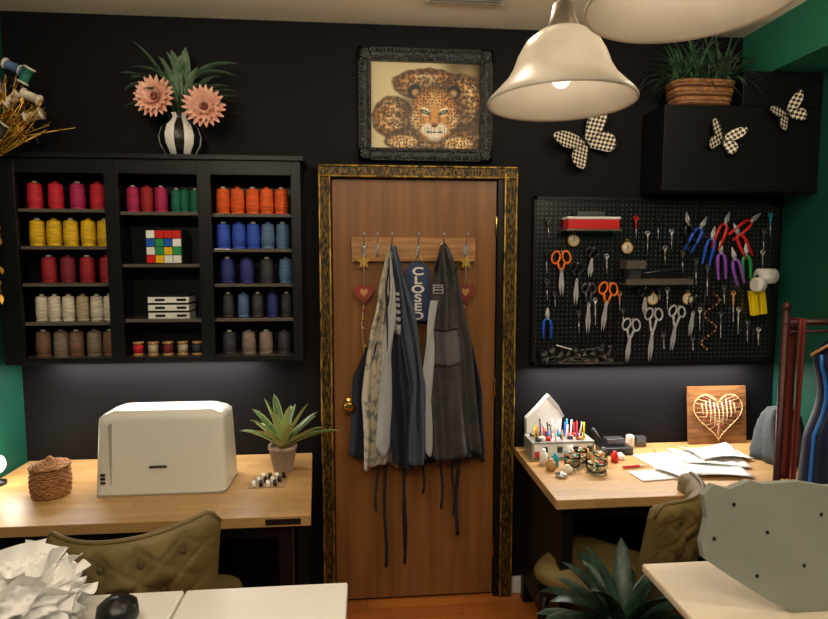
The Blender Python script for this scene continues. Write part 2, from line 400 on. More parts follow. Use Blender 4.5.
b.lo((-.475,-.41,.7505),(-.33,-.28,.7525),mat('tray_wood',(150,120,80),.5))
b.done()
b=B('desk_lamp')
b.lathe([(.035,0),(.035,.012),(.01,.018),(.008,.05),(.012,.055)],(-1.500,-.28,.7505),BLKP,20)
b.sph((-1.500,-.28,.835),(.035,.035,.04),mat('bulb_glow',(255,226,180),.5,emit=9),16)
b.done()
# ---------------------------------------------------------------- chairs
def chair(name,loc,rot,w,top,seat,m,legm,wing=.12,hump=.05,skew=0):
    T=Matrix.Translation(Vector(loc))@rz(rot)
    b=B(name);b.T=T
    btn=[(u,v) for v,us in ((.84,(-.66,-.22,.22,.66)),(.62,(-.44,0,.44)),(.4,(-.66,-.22,.22,.66))) for u in us]
    BT=mat(name+'_button',(70,58,30),.5)
    def base(u,v):
        uu=u*2-1;wd=w/2*(.80+.2*v)
        x=uu*wd;y=-.24+wing*abs(uu)**2.2-.07*v
        zt=top-seat+.05+hump*(abs(uu)**2)-.015+skew*uu
        z=seat-.05+zt*v
        if abs(uu)>.88:z-=(abs(uu)-.88)**1.5*1.2*v
        return Vector((x,y,z))
    def tuft(u,v):
        d=0;U=u*2-1
        for bu,bv in btn:
            r2=((U-bu)/.11)**2+((v-bv)/.09)**2;d+=math.exp(-r2)
        cr=0
        if v>.3:
            for sg in (-1,1):
                q=((U/.44)+sg*(v-.62)/.22)%1.0
                q=min(q,1-q);cr=max(cr,math.exp(-(q/.10)**2))
        return d*.9+cr*.28*min(1,(v-.3)*8 if v>.3 else 0)
    def outer(u,v):
        p=base(u,v);e=min(1,min(u,1-u)*9,(1-v)*9);e=e**.5 if e>0 else 0
        return p+Vector((0,-(.012+.034*e)+.028*tuft(u,v)*e,0))
    def inner(u,v):
        p=base(u,v);e=min(1,min(u,1-u)*9,(1-v)*9);e=e**.5 if e>0 else 0
        return p+Vector((0,(.012+.034*e)-.024*tuft(u,v)*e,0))
    b.grid(outer,90,56,m);b.grid(inner,60,40,m)
    b.grid(lambda u,v:outer(u,1).lerp(inner(u,1),v),60,2,m)
    for e in (0,1):b.grid(lambda u,v,e=e:outer(e,u).lerp(inner(e,u),v),24,2,m)
    b.grid(lambda u,v:outer(u,0).lerp(inner(u,0),v),40,2,m)
    for bu,bv in btn:
        p=outer((bu+1)/2,bv);b.sph(p+Vector((0,-.002,0)),(.010,.006,.010),BT,8)
        p=inner((bu+1)/2,bv);b.sph(p+Vector((0,.002,0)),(.010,.006,.010),BT,8)
    b.tube([outer(i/30,1)+Vector((0,.01,.004)) for i in range(31)],.007,m,6)
    def f(u,v):
        a=2*pi*u;cs,sn=math.cos(a),math.sin(a);n=.35
        x=math.copysign(abs(cs)**n,cs);y=math.copysign(abs(sn)**n,sn);t=pi*(v-.5)
        k=math.cos(t)**.35 if math.cos(t)>0 else 0
        return Vector((x*w*.5*k,y*.25*k+.02,seat-.05+.055*math.sin(t)))
    b.grid(f,36,10,m)
    b.box((0,.02,seat-.115),(w*.86,.42,.03),legm)
    for sx in (-1,1):
        for sy in (-1,1):
            b.tube([(sx*w*.38,.02+sy*.18,seat-.12),(sx*w*.44,.02+sy*.23,0)],[.018,.010],legm,8)
    b.T=Matrix();return b.done()
OLV=mat('olive_velvet',(120,102,56),.6,col2=(102,86,46),ns=6,bump=.1,bs=150)
chair('tufted_chair',(-.70,-.76,0),.05,.49,.895,.47,OLV,BLK,.12,.015,.02)
chair('tufted_chair',(.975,-.56,0),.80,.42,.84,.45,OLV,BLK,.10,.0)
# ---------------------------------------------------------------- foreground tables
b=B('white_worktable')
b.lo((-1.50,-1.85,.725),(-.505,-1.10,.75),WHT);b.lo((-.500,-1.85,.725),(-.055,-1.10,.75),WHT)
b.lo((-1.46,-1.80,.66),(-.12,-1.16,.725),WHT)
for x in (-1.42,-.16):
    for y in (-1.2,-1.76):b.lo((x-.025,y-.025,0),(x+.025,y+.025,.66),WHT)
b.done(bevel=.006)
b=B('cream_side_table')
b.lo((.825,-1.95,.725),(1.60,-1.08,.75),CREAM);b.lo((.88,-1.9,.68),(1.56,-1.40,.725),CREAM)
for x in (.90,1.54):
    for y in (-1.45,-1.86):b.lo((x-.02,y-.02,0),(x+.02,y+.02,.68),CREAM)
b.done(bevel=.006)
SAGE=mat('sage_foam_board',(150,154,142),.8,col2=(140,145,133),ns=6,bump=.06,bs=60)
b=B('leaning_foam_board');b.T=Matrix.Translation((0,-1.335,.7505))@rx(-.10)
poly=[(1.03,.035),(1.10,.0),(1.56,.0),(1.56,.30),(1.48,.318),(1.40,.312),(1.30,.325),(1.20,.322),(1.12,.338),(1.02,.335),(.985,.345),(.93,.325),(.885,.338),(.86,.31),(.868,.25),(.852,.19),(.858,.15),(.93,.10)]
b.prism(poly,-.010,.010,SAGE)
for x,z in ((.94,.285),(.865+.02,.20),(1.00,.10),(1.03,.21),(1.18,.25),(1.13,.12),(1.30,.16)):
    b.lathe([(.0055,0),(.0055,.002),(0,.003)],(x,-.010,z),BLKP,10,rx(pi/2))
b.T=Matrix();b.done(bevel=.004)
TUL=mat('white_tulle',(236,234,230),.8)
b=B('crumpled_white_fabric')
def crum(d):
    a=1-abs(noise.noise(d*2.6+Vector((3,1,7))))*2.0;c=1-abs(noise.noise(d*6+Vector((1,5,2))))*2.0
    return .74+.30*a*a+.12*c
b.sph((-.83,-1.27,.835),(.135,.115,.095),TUL,110,fn=crum)
for i in range(16):
    a=i*2.399;el=.2+1.0*i/16
    d=Vector((math.cos(a)*math.cos(el),math.sin(a)*math.cos(el),math.sin(el)));s=d.cross(Vector((0,0,1))).normalized();c=Vector((-.83,-1.27,.80));ph=R(0,6)
    def f(u,v,d=d,s=s,ph=ph):
        n2=s.cross(d);w=.13*(.4+.6*v)
        return c+d*(.05+.10*v)+s*(u-.5)*w+n2*(.022*math.sin(u*6+ph)*v+.03*(u-.5)**2)+Vector((0,0,.02))
    b.grid(f,14,6,TUL)
b.done()
b=B('black_pincushion')
b.lathe([(.035,0),(.04,.006),(.036,.012),(.042,.02),(.050,.04),(.046,.062),(.03,.078),(0,.083)],(-.615,-1.26,.7505),BLKP,24,wob=lambda a,z:.04*math.cos(a*8))
b.lathe([(.055,0),(.06,.02),(.05,.05),(.02,.065),(0,.066)],(-.82,-1.46,.7505),BLKP,24)
b.done()
# ---------------------------------------------------------------- leopard picture
b=B('leopard_painting')
FR=mat('ornate_black_frame',(44,46,48),.35,.4,col2=(84,86,86),ns=60,bump=1,bs=110)
px0,px1,pz0,pz1=-.022,.588,2.115,2.61;fw=.056
for a,c in (((px0,-.035,pz0),(px0+fw,-.002,pz1)),((px1-fw,-.035,pz0),(px1,-.002,pz1)),((px0,-.035,pz0),(px1,-.002,pz0+fw)),((px0,-.035,pz1-fw),(px1,-.002,pz1))):b.lo(a,c,FR)
def beads(p,q,n):
    for i in range(n):
        c=Vector(p).lerp(Vector(q),(i+.5)/n);b.sph(c,(.009,.008,.009),FR,8)
for o in (.012,.046):
    n=34;beads((px0+o,-.036,pz0+o),(px1-o,-.036,pz0+o),n);beads((px0+o,-.036,pz1-o),(px1-o,-.036,pz1-o),n);beads((px0+o,-.036,pz0+o),(px0+o,-.036,pz1-o),28);beads((px1-o,-.036,pz0+o),(px1-o,-.036,pz1-o),28)
for (x,z) in ((px0+.03,pz0+.03),(px1-.03,pz0+.03),(px0+.03,pz1-.03),(px1-.03,pz1-.03)):b.sph((x,-.036,z),(.024,.012,.024),FR,10)
pic=b.done()
W_,H_=px1-px0-2*fw+.004,pz1-pz0-2*fw+.004
nu,nv=250,204
def sm(a,b_,x):
    t=max(0,min(1,(x-a)/(b_-a)));return t*t*(3-2*t)
def mixc(a,c,t):
    t=max(0,min(1,t));return tuple(a[i]*(1-t)+c[i]*t for i in range(3))
def ell(x,y,cx,cy,a,c,soft=.12):
    r=math.sqrt(((x-cx)/a)**2+((y-cy)/c)**2);return 1-sm(1-soft,1+soft,r)
def cell(x,y,s):
    gx,gy=math.floor(x*s),math.floor(y*s);best=9;bid=0;ang=0
    for i in (-1,0,1):
        for j in (-1,0,1):
            h=noise.cell_vector(Vector((gx+i+.5,gy+j+.5,3.5)))
            px=gx+i+.2+.6*h.x;py=gy+j+.2+.6*h.y;d=math.hypot(x*s-px,y*s-py)
            if d<best:best=d;bid=h.z;ang=math.atan2(y*s-py,x*s-px)
    return best,bid,ang
DK=(.10,.06,.04)
GA,GB=(.80,.56,.28),(.93,.82,.60)
def shade(x,y,cx,cy,a,c):   # painted fur tone rolling darker to the outline of a form
    r=math.sqrt(((x-cx)/a)**2+((y-cy)/c)**2);return sm(.55,1.05,r)
def paint(x,y):
    n=noise.noise(Vector((x*3,y*3,0)));n2=noise.noise(Vector((x*14,y*14,5)));n3=noise.noise(Vector((x*46,y*46,9)))
    x0_,y0_=x,y
    col=mixc((.84,.78,.60),(.34,.25,.15),sm(-.1,.95,x+n*.5-y*.25))
    wx,wy=x+.03*noise.noise(Vector((x*7,y*7,3))),y+.03*noise.noise(Vector((x*7,y*7,8)))
    forms=((.05,.40,.66,.30),(.66,.10,.40,.52),(-.60,-.22,.38,.40),(.2,-.62,.92,.26))
    body=0;sh=1
    for f in forms:
        e=ell(wx,wy,*f,.06)
        if e>0:sh=shade(wx,wy,*f);body=max(body,e)
    if body>0:
        c=mixc(GA,GB,sm(-.3,.5,n2+n-y*.3));d,i,a=cell(x+n2*.06,y*1.15+n3*.03,11)
        ringv=sm(.10,.22,d)*(1-sm(.38,.52,d))*(1 if math.sin(a*3+i*20)>-.65 else .15)
        c=mixc(c,(.52,.30,.12),(1-sm(.1,.3,d))*.8);c=mixc(c,DK,ringv*.95)
        c=mixc(c,(.20,.12,.07),sh*.65)
        col=mixc(col,c,body)
    hx,hy=.16,-.14;k_=1.08
    x=hx+(x-hx)/k_;y=hy+(y-hy)/k_
    shd=ell(x,y,hx,hy,.60,.58,.25);col=mixc(col,(.18,.11,.06),shd*.5)
    for ex in (-.34,.34):
        e=ell(x,y,hx+ex,hy+.38,.11,.12,.15);col=mixc(col,DK,e);col=mixc(col,(.74,.58,.40),ell(x,y,hx+ex*.95,hy+.36,.06,.06,.5))
    wob=.035*noise.noise(Vector((x*9,y*9,1)))
    hd=max(ell(x+wob,y,hx,hy+.10,.38,.36,.09),ell(x,y+wob,hx,hy-.26,.29,.24,.10),ell(x,y+wob,hx,hy-.09,.44,.25,.10))
    if hd>0:
        X,Y=x-hx,y-hy
        c=mixc((.86,.62,.32),(.70,.45,.20),sm(-.4,.4,n2+.5*n3))
        d,i,a=cell(x+n3*.012,y+n2*.01,19);sp=(1-sm(.18,.38,d))
        forehead=sm(.06,.16,Y)
        c=mixc(c,(.90,.74,.48),ell(X,Y,0,.20,.12,.16,.6)*.6)
        c=mixc(c,DK,sp*(forehead*.95 if abs(X)>.025 else forehead*.4))
        cheek=sm(.17,.25,abs(X))*(1-forehead)
        c=mixc(c,(.92,.84,.68),sm(.2,.36,abs(X))*(1-sm(-.1,.15,Y))*.7);c=mixc(c,DK,sp*cheek*.95)
        c=mixc(c,(.95,.91,.82),max(ell(X,Y,-.095,-.27,.13,.11,.35),ell(X,Y,.095,-.27,.13,.11,.35),ell(X,Y,0,-.40,.12,.09,.35)))
        for k in range(4):
            yy=-.22-.036*k
            if abs(Y-yy)<.008 and .05<abs(X)<.18 and math.sin(X*190)>.2:c=(.25,.18,.12)
        c=mixc(c,(.82,.56,.28),ell(X,Y,0,-.04,.065,.19,.5))
        c=mixc(c,(.38,.22,.11),max(0,1-abs(abs(X)-.075)/.02)*sm(-.2,-.1,Y)*(1-sm(.05,.12,Y))*.8)
        c=mixc(c,(.62,.34,.28),ell(X,Y,0,-.18,.06,.034,.3));c=mixc(c,(.1,.06,.05),ell(X,Y,0,-.205,.045,.016,.3))
        if abs(X)<.007 and -.30<Y<-.205:c=DK
        m_=abs(Y+.315-.14*abs(X)+.5*X*X)
        if m_<.009 and abs(X)<.14:c=(.2,.12,.09)
        for ex in (-.155,.155):
            yy=Y-.03-.34*(abs(X)-.155)
            c=mixc(c,(.94,.88,.72),ell(X,yy,ex,.05,.08,.03,.5));c=mixc(c,(.05,.035,.025),ell(X,yy,ex,0,.070,.036,.25))
            c=mixc(c,(.60,.74,.60),ell(X,yy,ex,.0,.040,.022,.2));c=mixc(c,(.01,.01,.01),ell(X,yy,ex,.002,.014,.016,.2))
            c=mixc(c,(.94,.90,.78),ell(X,yy,ex,-.052,.055,.012,.5))
        rr=math.sqrt((X/.44)**2+((Y+.02)/.46)**2)
        c=mixc(c,(.28,.16,.08),sm(.75,1.05,rr)*.6)
        col=mixc(col,c,hd)
    x,y=x0_,y0_
    for (qx,qy) in ((-.42,-.66),(.60,-.68)):
        e=ell(x,y,qx,qy,.34,.15,.08)
        c=mixc((.92,.80,.60),(.80,.58,.32),sm(-.3,.3,n2));d,i,a=cell(x,y,16);c=mixc(c,DK,1-sm(.18,.32,d))
        if (abs((x-qx)*8%1-.5)<.06) and y<-.66:c=DK
        c=mixc(c,(.22,.14,.08),sm(.6,1.0,math.hypot((x-qx)/.34,(y-qy)/.15))*.8)
        col=mixc(col,c,e)
    f_=1+.16*n3*(1 if body>.3 or hd>.3 else .3)
    return tuple(max(0,min(1,v*f_)) for v in col)
me=bpy.data.meshes.new('canvas');vs=[];cl=[]
for j in range(nv+1):
    for i in range(nu+1):
        x=i/nu;z=j/nv;vs.append((px0+fw-.002+W_*x,-.012,pz0+fw-.002+H_*z));c=paint(x*2-1,(z*2-1)*.8);cl+=[c[0]**2.1,c[1]**2.1,c[2]**2.1,1]
me.from_pydata(vs,[],[(j*(nu+1)+i,j*(nu+1)+i+1,(j+1)*(nu+1)+i+1,(j+1)*(nu+1)+i) for j in range(nv) for i in range(nu)])
ca=me.color_attributes.new('Col','FLOAT_COLOR','POINT');ca.data.foreach_set('color',cl)
m=mat('painted_canvas',(200,150,90),.5);vc=m.node_tree.nodes.new('ShaderNodeVertexColor');vc.layer_name='Col'
m.node_tree.links.new(vc.outputs[0],m.node_tree.nodes['Principled BSDF'].inputs['Base Color']);me.materials.append(m)
o=bpy.data.objects.new('canvas',me);C.objects.link(o);o.parent=pic
# ---------------------------------------------------------------- hook rack, sign, aprons
b=B('wall_hook_rack');b.lo((-.06,-.032,1.655),(.515,-.0125,1.765),mat('rack_wood',(186,136,84),.5,col2=(140,98,54),ns=5,stretch=(1,1,12)))
HX=[-.003,.058,.123,.244,.36,.467]
for x in HX:
    b.box((x,-.036,1.71),(.016,.008,.06),STEEL)
    b.tube([(x,-.04,1.69),(x,-.075,1.685),(x,-.09,1.70),(x,-.09,1.725)],.004,STEEL,8);b.tube([(x,-.04,1.73),(x,-.08,1.75),(x,-.095,1.775)],.004,STEEL,8);b.sph((x,-.096,1.778),.008,STEEL,8)
b.done(bevel=.002)
sg=empty('closed_sign',(.243,-.05,1.52));NV=mat('navy_sign',(34,50,84),.6,col2=(46,66,102),ns=14)
b=B('board');b.prism([(-.056,-.14),(.056,-.14),(.058,.10),(.034,.125),(0,.135),(-.034,.125),(-.058,.10)],-.006,.006,NV);b.tube([(-.03,0,.12),(0,-.01,.18),(.03,0,.12)],.0015,CREAM,5);o=b.done();o.parent=sg
for i,ch in enumerate("CLOSED"):
    cu=bpy.data.curves.new('letter_%d'%(i+1),'FONT');cu.body=ch;cu.size=.050;cu.extrude=.001;cu.align_x='CENTER';cu.offset=.0014;cu.materials.append(WHT)
    o=bpy.data.objects.new('letter_%d'%(i+1),cu);C.objects.link(o);o.parent=sg;o.rotation_euler=(pi/2,0,0);o.scale=(1.5,1,1);o.location=(0,-.0085,.074-i*.0412)
def cloth(name,prof,y,m,pl=4,amp=.018,ph=0,extra=None):
    b=B(name);n=len(prof)
    def at(t):
        k=t*(n-1);i=min(n-2,int(k));f=k-i;f=f*f*(3-2*f)*.5+f*.5
        return [prof[i][q]*(1-f)+prof[i+1][q]*f for q in range(3)]
    def f(u,v):
        z,a,c=at(v);w=c-a;s=math.sin(u*pi*pl*2+ph+1.2*math.sin(v*3+ph))+.4*math.sin(u*pi*pl*3.7+ph*2+v*2);am=amp*min(1,w/.08)
        yy=y-am*s-.012*math.sin(u*pi)*min(1,w/.05)
        return Vector((a+w*u+.004*math.sin(v*14+u*5+ph),yy,z+.016*math.sin(u*pi*2+ph*2)*v*v))
    b.grid(f,64,44,m)
    if extra:extra(b,f)
    return b.done(solid=.003)
FLO=mat('khaki_canvas',(196,188,168),.85,col2=(120,122,120),ns=30,lo=.50,hi=.62)
NAV=mat('navy_twill',(28,33,48),.85,bump=.3,bs=200);DEN=mat('grey_denim',(104,116,128),.85,col2=(84,96,108),ns=40,bump=.2,bs=200)
CHA=mat('charcoal_canvas',(74,70,72),.85,col2=(56,54,58),ns=14,bump=.4,bs=60);LGR=mat('pale_grey_cotton',(168,170,172),.85)
BK2=mat('black_cotton',(24,24,28),.85);DDN=mat('dark_denim',(70,82,98),.85,bump=.2,bs=200)
def X(u):return .222+(u-414)*.00462
def Z(v):return 1.66-(v-260)*.0045
def PR(l):return [(Z(v),X(a),X(c)) for v,a,c in l]
cloth('apron',PR([(250,389,393),(330,374,388),(380,354,384),(464,348,384)]),-.050,NAV,2,.010,1)
cloth('apron',PR([(246,389,394),(290,380,397),(325,372,398),(400,362,401),(472,364,397)]),-.085,FLO,2,.018,2)
def patch(b,f):
    def g(u,v):return f(.15+.7*u,.34+.14*v)+Vector((0,-.006,0))
    b.grid(g,14,8,LGR)
    for k in range(5):b.grid(lambda u,v,k=k:f(.22+.56*u,.355+.022*k+.01*v)+Vector((0,-.0085,0)),14,2,BK2)
    b.tube([(X(404),-.10,Z(466)),(X(403),-.09,Z(520)),(X(405),-.085,Z(580))],.004,BK2,6)
cloth('apron',PR([(246,390,396),(290,386,406),(390,386,417),(470,391,420)]),-.115,NAV,2,.018,.5,patch)
cloth('apron',PR([(246,391,396),(310,398,413),(385,408,425),(467,404,427)]),-.13,DDN,2,.014,4)
cloth('apron',PR([(250,391,396),(300,389,398),(360,381,391),(455,376,390)]),-.128,LGR,1,.008,4)
cloth('apron',PR([(246,440,445),(310,430,464),(400,422,485),(470,418,487)]),-.062,NAV,3,.014,2)
def rext(b,f):
    PK_=mat('charcoal_pocket',(96,92,94),.85,bump=.4,bs=60)
    b.grid(lambda u,v:f(.2+.55*u,.50+.17*v)+Vector((0,-.007,0)),24,10,PK_)
    b.tube([f(.2+.55*i/16,.50)+Vector((0,-.009,0)) for i in range(17)],.0025,BK2,5)
    b.grid(lambda u,v:f(.05+.3*u,.24+.07*v)+Vector((0,-.006,0)),10,6,LGR)
    for k in range(3):b.grid(lambda u,v,k=k:f(.08+.24*u,.25+.02*k+.009*v)+Vector((0,-.009,0)),8,2,BK2)
    b.tube([f(0,.15),Vector((.345,-.10,1.72)),Vector((.36,-.10,1.735)),Vector((.372,-.10,1.72)),f(1,.15)],.005,BK2,6)
cloth('apron',PR([(246,439,447),(285,432,459),(330,427,467),(380,424,475),(464,430,482)]),-.105,CHA,2,.018,1.4,rext)
cloth('apron',PR([(300,430,436),(340,425,433),(400,420,431),(457,419,431)]),-.125,LGR,1,.008,3)
b=B('apron_ties')
for u,v0,v1,w in ((376,462,522,.006),(385,462,584,.008),(405,466,580,.007),(443,460,522,.006),(424,462,505,.006),(459,462,552,.009),(455,462,530,.005)):
    x=X(u);z0,z1=Z(v0),Z(v1)
    b.grid(lambda s,t:Vector((x+(s-.5)*w*2+.005*math.sin(t*7+u),-.07-.006*math.sin(t*9),z0+.02+(z1-z0-.02)*t)),2,16,BK2)
b.tube([(X(392),-.092,Z(246)),(X(390),-.10,Z(262))],.006,BK2,6)
b.done(solid=.002)
RH=mat('heart_red',(150,58,44),.45,col2=(116,44,34),ns=20)
for hx,hz in ((-.005,1.51),(.468,1.51)):
    b=B('hanging_heart_ornament');pl=[]
    for k in range(30):
        t=2*pi*k/30;pl.append((.0028*16*math.sin(t)**3,.0034*(13*math.cos(t)-5*math.cos(2*t)-2*math.cos(3*t)-math.cos(4*t))))
    b.prism(pl,-.008,.008,RH,(hx,-.035,hz))
    b.prism([(p[0]*.40,p[1]*.40+.004) for p in pl],-.010,-.008,WD,(hx,-.035,hz))
    b.tube([(hx,-.088,1.69),(hx,-.05,1.62),(hx,-.035,hz+.02)],.0015,CREAM,5)
    pts=[]
    for k in range(10):
        a=pi/2+2*pi*k/10;r=.036 if k%2==0 else .016;pts.append((r*math.cos(a),r*math.sin(a)))
    b.prism(pts,-.004,.004,GOLD,(hx,-.055,1.655))
    b.tube([(hx,-.035,hz-.03),(hx-.012,-.03,hz-.16),(hx+.004,-.028,hz-.36)],.0015,CREAM,5)
    for k in range(7):b.sph((hx-.008*math.sin(k),-.032,hz-.08-.042*k),(.007,.006,.009),[RH,GOLD,WD][k%3],8)
    b.done()
# ---------------------------------------------------------------- pegboard + tools
PB=mat('pegboard_black',(24,25,28),.28,coat=.2);nt=PB.node_tree;N=nt.nodes;L=nt.links
tc=N.new('ShaderNodeTexCoord');mp=N.new('ShaderNodeMapping');mp.inputs['Scale'].default_value=(46,1,46);L.new(tc.outputs['Object'],mp.inputs[0])
fr=N.new('ShaderNodeVectorMath');fr.operation='FRACTION';L.new(mp.outputs[0],fr.inputs[0])
sb=N.new('ShaderNodeVectorMath');sb.operation='SUBTRACT';sb.inputs[1].default_value=(.5,0,.5);L.new(fr.outputs[0],sb.inputs[0])
ml=N.new('ShaderNodeVectorMath');ml.operation='MULTIPLY';ml.inputs[1].default_value=(1,0,1);L.new(sb.outputs[0],ml.inputs[0])
ln=N.new('ShaderNodeVectorMath');ln.operation='LENGTH';L.new(ml.outputs[0],ln.inputs[0])
rp=N.new('ShaderNodeValToRGB');rp.color_ramp.elements[0].position=.17;rp.color_ramp.elements[0].color=(.07,.07,.08,1);rp.color_ramp.elements[1].position=.24;rp.color_ramp.elements[1].color=s2l((14,15,17))
L.new(ln.outputs['Value'],rp.inputs[0]);L.new(rp.outputs[0],N['Principled BSDF'].inputs['Base Color'])
bp=N.new('ShaderNodeBump');bp.inputs['Strength'].default_value=.6;bp.inputs['Distance'].default_value=.004;L.new(rp.outputs[0],bp.inputs['Height']);L.new(bp.outputs[0],N['Principled BSDF'].inputs['Normal'])
b=B('pegboard')
b.lo((.80,-.02,1.165),(2.02,-.002,1.955),PB)
for a,c in (((.795,-.026,1.16),(.81,-.001,1.96)),((2.01,-.026,1.16),(2.025,-.001,1.96)),((.795,-.026,1.16),(2.025,-.001,1.175)),((.795,-.026,1.945),(2.025,-.001,1.96)),((1.2,-.024,1.16),(1.206,-.001,1.96)),((1.61,-.024,1.16),(1.616,-.001,1.96))):b.lo(a,c,BLK)
b.done()
ORG=mat('orange_plastic',(246,120,24),.4);RED=mat('red_plastic',(210,34,32),.4);BLU=mat('blue_plastic',(30,84,210),.4);GRN=mat('green_plastic',(24,150,70),.4);PUR=mat('purple_plastic',(140,76,190),.4);YEL=mat('yellow_plastic',(240,210,24),.4);TEA=mat('teal_plastic',(24,150,170),.4)
BLADE=mat('blade_steel',(198,200,204),.45,.4)
def scissors(x,zt_,zb_,hm,ang=0,r=.022,y=-.04):
    b=B('scissors');Lh=zt_-zb_;b.T=Matrix.Translation((x,y,zt_))@ry(ang)
    b.tube([(0,.018,-.005),(0,-.006,-.005),(0,-.008,.004)],.002,STEEL,5)
    piv=-Lh*.42
    for s in (-1,1):
        b.ring((s*r*.95,0,-r*1.1),r*.9,.005,hm,sx=.8,sz=1.2,rot=-s*.25)
        b.tube([(s*r*.7,0,-r*2),(s*.006,0,piv)],[.006,.006],hm,6)
        b.add([(s*.010,-.002*s,piv+.01),(-s*.005,-.002*s,piv+.01),(-s*.014,-.002*s,-Lh*.75),(-s*.006,-.002*s,-Lh),(-s*.001,-.002*s,-Lh*.75),
               (s*.010,-.002*s-.002,piv+.01),(-s*.005,-.002*s-.002,piv+.01),(-s*.014,-.002*s-.002,-Lh*.75),(-s*.006,-.002*s-.002,-Lh),(-s*.001,-.002*s-.002,-Lh*.75)],
              [(0,1,2,3,4),(9,8,7,6,5),(0,5,6,1),(1,6,7,2),(2,7,8,3),(3,8,9,4),(4,9,5,0)],BLADE)
    b.lathe([(.006,0),(.006,.003),(0,.004)],(0,-.004,piv),STEEL,10,rx(pi/2));b.T=Matrix();b.done()
for a in ((.925,1.705,1.49,ORG,-.03,.027),(1.005,1.65,1.45,BLKP,.02,.02),(1.065,1.55,1.31,DSTEEL,0,.02),(1.165,1.555,1.32,ORG,.12,.027),(1.285,1.38,1.165,BLADE,.1,.026),(1.395,1.43,1.17,BLADE,.06,.026),(1.515,1.44,1.22,BLADE,.12,.024),(1.60,1.49,1.29,BLKP,.1,.02),(1.345,1.53,1.40,BLKP,.0,.018),(1.08,1.72,1.58,BLKP,.1,.018)):scissors(*a)
def pliers(x,z,m,ang=0,L_=.15,y=-.04):
    b=B('pliers');b.T=Matrix.Translation((x,y,z))@ry(ang)
    b.tube([(0,.018,.0),(0,-.004,0)],.003,STEEL,5)
    for s in (-1,1):
        b.tube([(s*.004,0,-.01),(s*.016,0,-.03),(s*.02,0,-.06),(s*.018,0,-L_*.95)],[.004,.0075,.008,.006],m,8)
        b.tube([(-s*.003,0,-.02),(s*.006,0,.005),(s*.001,0,L_*.3)],[.006,.007,.002],BLADE,8)
    b.lathe([(.009,-.006),(.009,.006)],(0,0,-.005),STEEL,12,rx(pi/2));b.T=Matrix();b.done()
for a in ((1.62,1.83,BLU,.5),(1.675,1.78,BLU,.2),(1.74,1.85,RED,.35),(1.80,1.80,RED,-.5),(1.72,1.71,PUR,-.1),(1.85,1.70,GRN,-.1),(1.88,1.86,RED,.9),(1.545,1.85,BLKP,-.2),(.865,1.40,BLU,0,.12),(1.79,1.68,PUR,-.3)):pliers(*a)
b=B('wall_tool_shelf');b.lo((1.22,-.10,1.545),(1.55,-.02,1.555),SH);b.lo((1.22,-.10,1.555),(1.55,-.095,1.575),SH)
b.lo((1.225,-.09,1.62),(1.32,-.02,1.66),SH);b.box((1.40,-.055,1.578),(.2,.06,.045),BLKP);b.tube([(1.26,-.05,1.59),(1.5,-.06,1.62)],.006,DSTEEL)
b.box((1.27,-.055,1.587),(.06,.05,.06),DSTEEL)
b.done()
b=B('red_white_tin');b.lo((.92,-.11,1.795),(1.19,-.021,1.805),SH);b.lo((.935,-.10,1.805),(1.18,-.025,1.85),RED);b.lo((.93,-.102,1.85),(1.185,-.023,1.862),WHT);b.lo((.98,-.095,1.862),(1.11,-.03,1.885),DSTEEL);b.done(bevel=.003)
for (x,z) in ((.985,1.755),(1.25,1.72),(1.385,1.475),(1.565,1.475)):
    b=B('pocket_watch_pincushion');b.lathe([(.026,0),(.028,.005),(.022,.012),(0,.014)],(x,-.03,z),CREAM,18,rx(pi/2));b.ring((x,-.038,z),.027,.003,GOLD);b.ring((x,-.035,z+.034),.007,.0015,GOLD)
    b.tube([(x,-.021,z+.04),(x,-.036,z+.04)],.002,GOLD);b.box((x,-.045,z+.005),(.002,.002,.02),BLKP);b.done()
b=B('tape_roll_holder')
b.lathe([(.012,-.04),(.036,-.04),(.036,.04),(.012,.04)],(1.93,-.08,1.585),PAPER,20,ry(pi/2));b.lathe([(.028,-.02),(.034,-.02),(.034,.02),(.028,.02)],(1.885,-.09,1.545),WHT,20,ry(pi/2));b.tube([(1.88,-.08,1.585),(1.98,-.08,1.585)],.006,BLKP);b.tube([(1.98,-.08,1.585),(1.98,-.02,1.59)],.004,BLKP);b.done()
b=B('yellow_glue_gun');b.T=Matrix.Translation((1.915,-.05,1.455))@ry(-.15);b.box((-.02,0,0),(.03,.03,.12),YEL);b.box((.022,0,-.01),(.03,.03,.10),YEL);b.box((0,0,.05),(.07,.032,.025),YEL);b.tube([(0,0,.06),(0,0,.09)],.006,DSTEEL);b.tube([(0,.03,.085),(0,-.002,.085)],.003,STEEL);b.T=Matrix();b.done(bevel=.005)
b=B('bead_chain')
for k in range(26):b.sph((1.70+.035*math.sin(k*.5)-.02*(k/26),-.03,1.50-k*.011),.005,[RH,WD][k%2],8)
for k in range(22):b.sph((1.655+.004*math.sin(k*.9),-.03,1.50-k*.012),.004,DSTEEL,6)
b.done()
b=B('black_ruffled_trim')
for k in range(9):
    x=.85+k*.04;b.sph((x,-.05,1.21+.014*math.sin(k*2)),(.035,.03,.034),BLKP,12,nz=.6)
b.tube([(.83,-.05,1.18),(1.24,-.05,1.175)],.014,BLKP);b.tube([(.9,-.07,1.26),(1.0,-.06,1.23),(1.18,-.06,1.25)],.004,STEEL);b.done()
b=B('pegboard_hook_tools')
